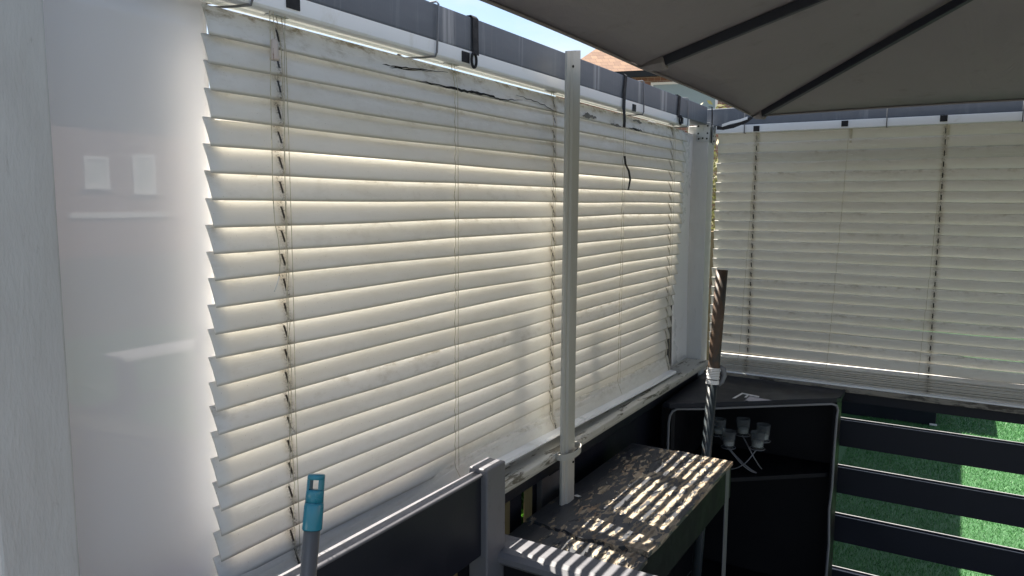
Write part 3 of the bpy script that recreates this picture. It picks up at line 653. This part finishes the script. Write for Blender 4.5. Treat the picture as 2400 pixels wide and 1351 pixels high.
# --- console table with flaking top
TZ = .845
X0, X1 = at(1200, 1240, 2, TZ)[0]-.002, at(1718, 1080, 2, TZ)[0]
Y0, Y1 = at(1500, 1345, 2, TZ)[1]-.03, at(1718, 1080, 2, TZ)[1]
tb = thing('console_table', ((X0+X1)/2, (Y0+Y1)/2, 0), 'black console table with cracked flaking paint and sunlit stripes on top', 'table')
def yc(x):   # jagged crack across the top
    t = (x-X0)/(X1-X0); return Y0+.145-.02*t+.010*math.sin(t*7+.5)+.006*math.sin(t*23)
xs = [X0+(X1-X0)*i/40 for i in range(41)]; jag = [random.uniform(-.004, .004) for _ in xs]
def slab(ylo, yhi, z0, z1, warp):
    mb = MB(); m = 26; k = len(xs)
    for s_ in (1, 0):
        for j in range(m+1):
            for i, x in enumerate(xs):
                a, b = ylo(x, i), yhi(x, i); y = a+(b-a)*j/m; zz = (z1 if s_ else z0)+(warp(x, y, j/m) if s_ else warp(x, y, j/m)*.8); mb.v.append((x, y, zz))
    o = k*(m+1)
    for j in range(m):
        for i in range(k-1): a = j*k+i; mb.f.append((a, a+1, a+k+1, a+k)); mb.f.append((o+a, o+a+k, o+a+k+1, o+a+1))
    for j in range(m): a = j*k; mb.f.append((a, a+k, o+a+k, o+a)); b = a+k-1; mb.f.append((b, o+b, o+b+k, b+k))
    for i in range(k-1): a = i; mb.f.append((a, o+a, o+a+1, a+1)); b = m*k+i; mb.f.append((b, b+1, o+b+1, o+b))
    return mb
blis = [(random.uniform(X0+.1, X1), random.uniform(Y0, Y1), random.uniform(.012, .035), random.uniform(.001, .0035)) for _ in range(60)]
def blister(x, y): return sum(h*math.exp(-((x-a)**2+((y-b)*.6)**2)/(r*r)) for a, b, r, h in blis)
slab(lambda x, i: yc(x)+.004+jag[i], lambda x, i: Y1, TZ-.016, TZ-.003, lambda x, y, t: blister(x, y)*.7+.007*math.exp(-(t/.05)**2)*sstep(X0+.12, X1-.06, x)).build('top_panel', 'table', tb)
slab(lambda x, i: Y0+.018*sstep(X0+.06, X0+.08, x)*(1-sstep(X0+.14, X0+.16, x))+.004*math.sin(x*160), lambda x, i: yc(x)-.003+jag[i], TZ-.02, TZ-.008, lambda x, y, t: blister(x, y)*.8-.004*(1-t)).build('front_panel', 'table', tb)
# curled splinters of paint and ply standing off the top
fl = MB()
for _ in range(260):
    x = X0+(X1-X0)*random.random()**.6; y = random.uniform(Y0+.01, Y1-.01); a = random.uniform(-.5, .5)+math.pi/2; l = random.uniform(.008, .035); w_ = random.uniform(.003, .009); z = TZ-.003+blister(x, y)*.7+.0012-(.005 if y < yc(x) else 0)
    u = Vector((math.cos(a), math.sin(a), 0)); v = Vector((-u.y, u.x, 0)); c = Vector((x, y, z)); up = random.uniform(.001, .005); k = len(fl.v)
    if x+l*.6 > X1 or x-l*.6 < X0: continue
    for pnt in (c-u*l/2, c-u*l*.2+v*w_/2, c+u*l*.3+v*w_*.35+Vector((0, 0, up*.5)), c+u*l/2+Vector((0, 0, up)), c+u*l*.25-v*w_*.5+Vector((0, 0, up*.4)), c-u*l*.25-v*w_*.4): fl.v.append(tuple(pnt))
    for pnt in list(fl.v[k:k+6]): fl.v.append((pnt[0], pnt[1], pnt[2]-.0007))
    fl.f.append(tuple(k+i for i in (5, 4, 3, 2, 1, 0))); fl.f.append(tuple(k+6+i for i in range(6)))
    for i in range(6): fl.f.append((k+i, k+(i+1) % 6, k+6+(i+1) % 6, k+6+i))
f_ = fl.build('paint_flakes', 'table', tb); f_['kind'] = 'stuff'
MB().box(X1-.022, X1-.004, Y0+.03, Y1-.004, TZ-.13, TZ-.017).build('apron', 'black', tb, bevel=.002)
MB().box(X0+.004, X0+.022, Y0+.03, Y1-.004, TZ-.13, TZ-.017).build('apron', 'black', tb, bevel=.002)
MB().box(X0+.023, X1-.023, Y0+.032, Y0+.048, TZ-.13, TZ-.021).build('apron', 'black', tb, bevel=.002)
MB().box(X0+.023, X1-.023, Y1-.022, Y1-.005, TZ-.13, TZ-.017).build('apron', 'black', tb, bevel=.002)
for lx in (X0+.003, X1-.047):
    for ly in (Y0+.05, Y1-.07): MB().box(lx+.02*(lx > .2)-.0205*(lx < .2)+.0205, lx+.044, ly, ly+.045, 0, TZ-.018).build('leg', 'grey_paint', tb, bevel=.003)
MB().box(X0+.05, X1-.05, Y0+.1, Y1-.08, .22, .24).build('lower_shelf', 'black', tb, bevel=.002)
# fallen leaf on the table
q = at(1353, 1163, 2, TZ+.004)
lf = MB(); lf.v = [(q[0]-.012, q[1]-.002, q[2]), (q[0]-.004, q[1]+.006, q[2]+.002), (q[0]+.008, q[1]+.005, q[2]+.001), (q[0]+.014, q[1]-.001, q[2]+.003), (q[0]+.006, q[1]-.006, q[2]+.001), (q[0]-.006, q[1]-.007, q[2]+.0015)]; lf.v += [(a, b, c-.0006) for a, b, c in lf.v]
lf.f = [tuple(reversed(range(6))), tuple(range(6, 12))]+[(i, (i+1) % 6, 6+(i+1) % 6, 6+i) for i in range(6)]
tag(lf.build('fallen_leaf', 'wax'), 'small dry yellowish leaf lying on the flaking black table', 'leaf')

# --- corner shelf unit with grey piping
CZ = .93
A = Vector(at(1560, 940, 2, CZ)); B = Vector(at(1963, 931, 2, CZ)); A.x = max(A.x, .05)
KX, KY = .046, 3.395
cabt = thing('corner_cabinet', (.25, 3.2, 0), 'black corner shelf unit edged with grey piping below the two blinds', 'cabinet')
D = (B-A).normalized(); Nn = Vector((D.y, -D.x, 0))          # outwards, into the room
poly = [(A.x-.0, A.y-.03, 0), (A.x+.03, A.y-.035, 0), (B.x, B.y-.02, 0), (B.x+.012, B.y+.01, 0), (B.x+.012, KY, 0), (KX, KY, 0)]
top = MB().prism(poly, (0, 0, CZ-.02), (0, 0, CZ)).build('top', 'navy', cabt, bevel=.003)
MB().box(KX, KX+.014, A.y+.01, KY, .02, CZ-.0205).build('back_panel', 'black', cabt)
MB().box(KX+.015, B.x, KY-.014, KY, .02, CZ-.0205).build('back_panel', 'black', cabt)
MB().bar(A+Vector((.03, 0, 0))+Vector((0, .012, -CZ/2+.005)), A+Vector((.03, 0, 0))+Vector((0, .012, -CZ/2+.005))+Vector((-.012, .012, 0)), .016, CZ-.045).build('side_panel', 'black', cabt)
MB().box(B.x-.014, B.x, B.y+.0, KY-.015, .02, CZ-.0205).build('side_panel', 'black', cabt)
for zs_ in (.60, .03):
    pl_ = [(A.x+.02, A.y+.03, 0), (A.x+.045, A.y+.015, 0), (B.x-.03, B.y+.0, 0), (B.x-.016, B.y+.02, 0), (B.x-.016, KY-.016, 0), (KX+.016, KY-.016, 0)]
    MB().prism(pl_, (0, 0, zs_-.018), (0, 0, zs_)).build('shelf', 'black', cabt, bevel=.002)
pz = CZ-.026
def cp(t, z): q = A.lerp(B, t)+Nn*.016; return (q.x, q.y, z)
pts = [cp(.012, .05), cp(.012, .4), cp(.014, pz-.06), cp(.02, pz-.03), cp(.035, pz-.012), cp(.06, pz-.004), cp(.2, pz-.006), cp(.4, pz-.003), cp(.6, pz-.001), cp(.8, pz+.001), cp(.955, pz+.002), cp(.985, pz-.006), cp(.995, pz-.025), cp(.99, pz-.05), cp(.985, pz-.2), cp(.985, pz-.35), cp(.975, pz-.45), cp(.985, .3), cp(.975, .05)]
MB().tube(pts, .0052, 8).build('piping', 'trim', cabt, True)
# white painted mark on the cabinet top
def lift(pts, z): return [tuple(at(a, b, 2, z)) for a, b in pts]
for poly_ in (((1716, 934), (1723, 934), (1741, 924), (1778, 932), (1780, 929.5), (1739, 921.2)), ((1744, 932), (1750, 932), (1755, 926.8), (1751, 926))):
    mk = MB().prism(lift(poly_, CZ+.0006), (0, 0, 0), (0, 0, .0008)).build('white_marking', 'white', top)

# --- candle holder on the shelf
ch = thing('candle_holder', (.27, 3.12, .6), 'wire candle holder with five small glass cups inside the black corner unit', 'candle holder')
cups = [(1707, 1047), (1775, 1050), (1741, 1018), (1685, 1018), (1788, 1032)]; yy_ = [3.07, 3.09, 3.14, 3.12, 3.15]
cpos = []
for (px, py), yv in zip(cups, yy_):
    q = at(px, py, 1, yv); cpos.append(q); r = .029
    cu = MB().lathe([(r*.80, 0), (r*.82, .001), (r, .068), (r-.0022, .068), (r*.80-.002, .006), (.0005, .006)], q, 28).build('glass_cup', 'glass', ch, True)
    MB().lathe([(r*.72, .0075), (r*.74, .008), (r*.76, .024), (r*.7, .026), (.002, .0255)], q, 20).build('candle', 'wax', cu, True)
    MB().tube([(q[0]+.03*math.cos(t), q[1]+.03*math.sin(t), q[2]-.002) for t in np.linspace(0, 2*math.pi, 17)], .0018, 5, False).build('ring', 'wire', ch, True)
for i, j, b in ((0, 1, .62), (1, 0, .63), (2, 4, .63), (3, 1, .62)):
    a_, c_ = cpos[i], cpos[j]
    pts = [(a_[0]+(c_[0]-a_[0])*t+.012*math.sin(t*3.1), a_[1]+(c_[1]-a_[1])*t-.02*math.sin(t*3.1)-.01*(1-t), a_[2]-.003+(.604-a_[2])*t**1.2+.02*math.sin(t*math.pi)*(-1)) for t in np.linspace(0, 1, 10)]
    MB().tube([(p_[0], p_[1], max(.603, p_[2])) for p_ in pts], .0028, 6).build('leg_wire', 'wire', ch, True)

# --- rusty pole with clamp
tp, md, bo = at(1692, 633, 1, 2.72), at(1664, 880, 1, 2.68), at(1656, 1060, 1, 2.65)
dirp = (Vector(bo)-Vector(tp)).normalized(); base = Vector(tp)+dirp*(tp[2]/-dirp.z)
po = thing('pole', base, 'rusty steel pole with a white clamp leaning in front of the corner post', 'pole')
T = Vector(tp); mid = Vector(md); mid = T+dirp*((T-mid).length)
mb = MB(); mb.tube([T, T.lerp(mid, .5), mid], .0215, 20, False); mb.tube([T, T.lerp(mid, .5), mid], .0195, 20, False)
k = 60
for j in range(20): mb.f.append((j, 60+j, 60+(j+1) % 20, (j+1) % 20))
up_ = mb.build('upper_tube', 'rust', po, True)
MB().tube([mid-dirp*.02, base.lerp(mid, .5), base], .0185, 20).build('lower_tube', 'pole_dark', po, True)
cl = MB(); c0 = mid-dirp*.03
for i in range(7): cl.tube([c0+dirp*(.006*i), c0+dirp*(.006*i+.0045)], .0242 if i % 2 == 0 else .0228, 20)
cl.tube([c0+dirp*.045, c0+dirp*.06], .0235, 20)
cl = cl.build('clamp', 'white', po)
u = Vector((.86, .5, 0)); MB().tube([c0+u*.022-dirp*.004, c0+u*.036+dirp*.005, c0+u*.042+dirp*.03, c0+u*.034+dirp*.055, c0+u*.024+dirp*.066], [.008, .010, .009, .008, .005], 10).build('lever', 'wire', cl, True)

# --- broom handle
a_, b_ = Vector(at(742, 1112, 0, .30)), Vector(at(722, 1351, 0, .315)); dn = (b_-a_).normalized(); ft = a_+dn*((a_.z-.03)/-dn.z)
bm = thing('broom', (ft.x, ft.y, 0), 'broom with grey handle and teal hanging grip in front of the long blind', 'broom')
sx = Vector((.857, .515, 0)); sf = dn.cross(sx).normalized()
g = MB(); rr = .0118; n = 24; t_ = []
def ringp(c, r): return [c+(sx*math.cos(2*math.pi*j/n)+sf*math.sin(2*math.pi*j/n))*r for j in range(n)]
gl = MB(); gl.tube([a_+dn*.0205, a_+dn*.023, a_+dn*.037], [rr*1.0, rr*1.02, rr*1.05], 24)
gr = gl.build('grip', 'teal', bm, True)
lo = MB().tube([a_+dn*.0375, a_+dn*.041, a_+dn*.072, a_+dn*.074], [rr*1.06, rr*1.12, rr*1.14, rr*1.05], 24).build('grip_sleeve', 'teal', bm, True)
cap = MB(); cap.tube([a_, a_+dn*.0015, a_+dn*.007], [rr*.92, rr*1.0, rr*1.0], 24)
cap = cap.build('end_cap', 'teal', bm, True)
for sg in (-1, 1):      # the two cheeks on either side of the hanging hole
    poly = []
    for j in range(9):
        t = -1.0+2.0*j/8; poly.append(a_+dn*.0071+sx*(sg*rr*math.cos(t))+sf*(rr*math.sin(t)))
    inner = [a_+dn*.0071+sx*(sg*rr*.52)+sf*(rr*.84), a_+dn*.0071+sx*(sg*rr*.52)-sf*(rr*.84)]
    MB().prism(poly+inner, dn*0, dn*.0133).build('cheek', 'teal', cap)
MB().tube([a_+dn*.0745, ft], .0112, 20).build('handle', 'broom', bm, True)
hd = MB().box(ft.x-.16, ft.x+.16, ft.y-.025, ft.y+.025, .03, .06).build('head', 'teal', bm, bevel=.006)
MB().box(ft.x-.15, ft.x+.15, ft.y-.02, ft.y+.02, 0, .0305).build('bristles', 'velcro', hd)

# ================================================================ parasol
pr = thing('parasol', (1.605, 2.01, 0), 'large dark grey square parasol spread over the corner', 'parasol')
HB = Vector((1.605, 2.01, 2.545)); hs = 1.36
tips = []
for a, b in ((-1, 0), (-1, 1), (0, 1), (1, 1), (1, 0), (1, -1), (0, -1), (-1, -1)):
    tips.append(Vector((HB.x+a*hs+(.02 if a and b else 0)*-a, HB.y+b*hs, 2.10-(.02 if a and b else 0)+(.0 if a and b else .005))))
tips[1] = Vector(at(1765, 272, 2, 2.092)); tips[0] = Vector(at(1500, 156, 2, 2.103))
for i in range(8):
    a, b = tips[i], tips[(i+1) % 8]; m = 14; mb = MB(); idx = {}
    for s_ in (0, 1):
        for r in range(m+1):
            for c in range(r+1):
                f = r/m; w = c/r if r else 0; q = HB.lerp(a.lerp(b, w), f)
                sg = 4*w*(1-w)*f; q = q+Vector((0, 0, 0.004*sg*f-.010*math.sin(math.pi*f)))
                # edge hem drawn slightly inwards between the ribs
                q = q+(HB-q)*(.003*4*w*(1-w)*(f**6)); q.z += s_*.0022
                idx[s_, r, c] = len(mb.v); mb.v.append(tuple(q))
    for r in range(m):
        for c in range(r+1):
            mb.f.append((idx[0, r, c], idx[0, r+1, c+1], idx[0, r+1, c])); mb.f.append((idx[1, r, c], idx[1, r+1, c], idx[1, r+1, c+1]))
            if c < r: mb.f.append((idx[0, r, c], idx[0, r, c+1], idx[0, r+1, c+1])); mb.f.append((idx[1, r, c], idx[1, r+1, c+1], idx[1, r, c+1]))
    for c in range(m): mb.f.append((idx[0, m, c], idx[0, m, c+1], idx[1, m, c+1], idx[1, m, c]))
    pn = mb.build('canopy_panel', 'canopy', pr, True)
    hem = [Vector(mb.v[idx[0, m, c]])+Vector((0, 0, -.003)) for c in range(m+1)]
    MB().tube(hem, .0035, 6).build('hem', 'canopy', pn, True)
    d = (HB-a).normalized()
    rib = MB().bar(a+d*.055+Vector((0, 0, -.016)), HB+Vector((0, 0, -.05)), .020, .026).build('rib', 'rib', pr, bevel=.002)
    # fabric pocket holding the rib end
    MB().tube([a+d*.004+Vector((0, 0, -.006)), a+d*.03+Vector((0, 0, -.012)), a+d*.075+Vector((0, 0, -.022)), a+d*.08+Vector((0, 0, -.022))], [.004, .014, .021, .017], 6).build('pocket', 'canopy', rib)
MB().tube([HB+Vector((0, 0, -.16)), HB+Vector((0, 0, .06))], .05, 20).build('hub', 'rib', pr, True)
MB().tube([(HB.x, HB.y, .06), (HB.x, HB.y, 2.42)], .024, 20).build('mast', 'rib', pr, True)
MB().lathe([(.28, 0), (.28, .04), (.1, .06), (.04, .08)], (HB.x, HB.y, 0), 32).build('base', 'rib', pr)
# pale tie strap at the parasol tip by the corner
e1 = [tuple(at(a, b, 1, 3.33)) for a, b in ((1752, 277), (1735, 283), (1712, 288), (1692, 295))]
ts = thing('tie_strap', e1[0], 'black and white tie strap hanging from the parasol tip by the corner post', 'strap')
MB().ribbon(e1, (0, .1, 1), .012, .002).build('white_band', 'white', ts)
e2 = [tuple(at(a, b, 1, 3.335)) for a, b in ((1764, 274), (1750, 284), (1720, 296), (1695, 301), (1680, 300))]
MB().ribbon(e2, (0, .1, 1), .016, .002).build('black_band', 'velcro', ts)

# ================================================================ outside
# planter on the lawn
pb = thing('planter_box', (.4, 7.2, GZ), 'dark navy planter box standing on the green lawn behind the rails', 'planter')
px1 = at(2192, 1000, 2, GZ)
for i in range(3): MB().box(-.9, px1[0], px1[1], px1[1]+.02, GZ+.003+.2*i, GZ+.197+.2*i).build('board', 'navy', pb, bevel=.003)
for i in range(3): MB().box(px1[0]-.02, px1[0]+.0005, px1[1]+.021, px1[1]+.75, GZ+.003+.2*i, GZ+.197+.2*i).build('board', 'navy', pb, bevel=.003)
MB().box(-.9, px1[0]-.021, px1[1]+.021, px1[1]+.75, GZ+.003, GZ+.5).build('soil', 'earth', pb)
q = at(2188, 996, 1, px1[1]-.002); MB().box(q[0]-.03, q[0]+.025, px1[1]-.003, px1[1], q[2]-.008, q[2]+.008).build('label_strip', 'white', pb)
# fence that carries on beyond the corner, casting the shadow on the lawn
fn = thing('garden_fence', (-.1, 7, GZ), 'wooden board fence along the left side of the lawn', 'fence')
y = 3.75; i = 0
while y < 12: MB().box(-.12, -.10, y, y+.14, GZ, 1.57).build('board', 'picket', fn); y += .142
MB().box(-.099, -.06, 3.75, 12, 1.2, 1.28).build('rail', 'picket', fn); MB().box(-.099, -.06, 3.75, 12, .3, .38).build('rail', 'picket', fn)
# shrub pushing through the pickets
sh = thing('shrub', (-.35, 1.6, GZ), 'leafy green shrub growing behind the pickets below the sill', 'shrub')
for j in range(9):
    y = .7+.28*j; MB().tube([(-.3, y, GZ), (-.26+random.uniform(-.05, .05), y+.05, .3), (-.2, y+random.uniform(-.1, .1), .8)], [.008, .006, .003], 6).build('stem', 'bark', sh, True)
V = np.concatenate([leaf_cloud(1500, (-.32+.05*(j % 2), .7+.28*j, .40+.1*(j % 3)), (.17, .24, .5), .034, .1) for j in range(9)])
o = tri_mesh('leaves', V, 4, 'leaf'); o['kind'] = 'stuff'; attach(o, sh)
for sy, sx_, w_, zt, lab in ((1.86, -.42, .055, 1.93, 'wooden stake outside the long blind whose shadow falls left of the batten'), (2.36, -.40, .045, 1.80, 'wooden stake outside the long blind whose shadow falls right of the batten')):
    stk = thing('garden_stake', (sx_, sy, GZ), lab, 'stake', 'stakes outside the long blind')
    MB().box(sx_-.012, sx_+.012, sy-w_/2, sy+w_/2, GZ, zt).build('shaft', 'picket', stk, bevel=.002); MB().box(sx_-.0145, sx_+.0145, sy-w_*.9, sy+w_*.9, zt+.0005, zt+.03).build('cap', 'picket', stk, bevel=.002)
cn = thing('bamboo_cane', (-.36, 2.86, GZ), 'thin bamboo cane outside the right end of the long blind', 'cane')
MB().tube([(-.36, 2.86, GZ), (-.33, 2.9, 1.0), (-.30, 2.93, 2.05)], .006, 8).build('shaft', 'picket', cn, True)
for zz in (.4, .9, 1.4, 1.8): MB().tube([(-.36+.06*(zz/2.05)-.0, 2.86+.07*zz/2.05, zz-.004), (-.36+.06*(zz/2.05), 2.86+.07*zz/2.05, zz+.004)], .0085, 8).build('node', 'picket', cn)
# hedge beyond the right wall
for cx_, cz_, sx_, lab in ((-2.3, 1.9, 1.9, 'tall pale leafy hedge bush beyond the right blind near the corner'), (1.1, 1.6, 1.7, 'tall pale leafy hedge bush beyond the middle of the right blind')):
    hg = thing('hedge', (cx_, 15, GZ), lab, 'hedge', 'hedge bushes beyond the lawn')
    MB().tube([(cx_, 15, GZ), (cx_+.05, 15, 2.2)], [.08, .03], 8).build('trunk', 'bark', hg, True)
    o = tri_mesh('crown', leaf_cloud(5200, (cx_, 15, cz_), (sx_, .9, 1.9), .07, .35), 4, 'hedge'); o['kind'] = 'stuff'; attach(o, hg)

def house(name, origin, rot, w, d, eave, ridge, label, wins=(), wall='brick', roof='tile', hip=True, pane='pane', f=.07):
    """gable/hip house in local axes, turned about z at origin"""
    c, s_ = math.cos(rot), math.sin(rot)
    def tr(p): return (origin[0]+p[0]*c-p[1]*s_, origin[1]+p[0]*s_+p[1]*c, origin[2]+p[2])
    root = thing(name, origin, label, 'house', 'houses round the garden')
    def part(nm, mb, mat, par=None): mb.v = [tr(v) for v in mb.v]; return mb.build(nm, mat, par or root)
    wl_ = part('wall', MB().box(-w/2, w/2, -d/2, d/2, 0, eave), wall)
    hp = min(d/2, w/2)*(.9 if hip else 0); ov = .35; mb = MB()
    mb.v = [(-w/2-ov, -d/2-ov, eave), (w/2+ov, -d/2-ov, eave), (w/2+ov, d/2+ov, eave), (-w/2-ov, d/2+ov, eave), (-w/2+hp, 0, ridge), (w/2-hp, 0, ridge)]
    mb.f = [(0, 1, 5, 4), (2, 3, 4, 5), (1, 2, 5), (3, 0, 4), (3, 2, 1, 0)]; rf = part('roof', mb, roof)
    mb = MB().box(-w/2-ov, w/2+ov, -d/2-ov-.1, -d/2-ov-.002, eave-.16, eave+.02); part('gutter', mb, 'fascia', rf)
    for x0, x1, z0, z1 in wins:
        fr = MB()
        for bx_ in ((x0, x1, z0, z0+f), (x0, x1, z1-f, z1), (x0, x0+f, z0+f, z1-f), (x1-f, x1, z0+f, z1-f)): fr.box(bx_[0], bx_[1], -d/2-.05, -d/2+.01, bx_[2], bx_[3])
        wo_ = part('window', fr, 'white'); part('pane', MB().box(x0+f, x1-f, -d/2-.02, -d/2+.012, z0+f, z1-f), pane, wo_)
        part('sill', MB().box(x0-.08, x1+.08, -d/2-.14, -d/2-.052, z0-.06, z0), 'white', wo_)
    return root
# brown-roofed house seen over the beam
q = far(1290, 190, 27); rt = math.radians(25)
org = (q[0]+math.cos(rt)*4.5-math.sin(rt)*2.3, q[1]+math.sin(rt)*4.5+math.cos(rt)*2.3, GZ); zr = far(1420, 92, 29.3)[2]
house('house', org, rt, 8.3, 4.4, q[2]-GZ, zr-GZ, 'far house with brown tiled hip roof showing above the left beam', ())
# red house with pale window nearer the corner
q = far(1605, 222, 22)
hx, hy = q[0], q[1]; rt = math.radians(14); cN, sN = math.cos(rt), math.sin(rt)
d_ = 5.0; org = (hx-sN*-1*d_/2*-1*-1, hy+cN*d_/2, GZ)
org = (hx - sN*(d_/2), hy + cN*(d_/2), GZ)
w0 = q[2]-GZ
house('house', org, rt, 5.2, 5, w0+.66, w0+.8, 'red brick house with pale window between beam and parasol', ((-1.0, .95, w0-.75, w0+.38),), hip=False, roof='fascia')
# brick house behind the lawn and the owner's house behind the camera
house('house', (6.6, 19, GZ), 0, 8, 6, 3.6, 5.6, 'low brick house glimpsed above the right blind', ((-3., -1.6, 1.2, 2.4), (1., 2.4, 1.2, 2.4)))
hs_ = house('house', (27, 16, GZ), math.radians(-90), 26, 8, 5.6, 8.4, 'brick house opposite whose windows mirror in the plastic sheet', ((1.75, 2.55, 2.25, 3.25), (.15, .95, 2.1, 3.4), (7., 8.2, 2.1, 3.4), (-8., -6.8, 2.1, 3.4)), pane='curtain', f=.13)
mb = MB().box(-.1, 3.1, -4.09, -4.002, 1.27, 1.43); mb.v = [(27+v[1], 16-v[0], GZ+v[2]) for v in mb.v]; mb.build('white_band', 'white', hs_)
hr_ = thing('low_bench', (5.0, 4.1, GZ), 'low white garden bench mirrored as a pale line in the plastic sheet', 'bench')
MB().box(4.85, 5.15, 3.55, 4.75, .37, .41).build('plank', 'white', hr_, bevel=.004)
for yv in (3.65, 4.65): MB().box(4.9, 5.1, yv-.03, yv+.03, GZ, .3695).build('leg', 'black', hr_, bevel=.003)
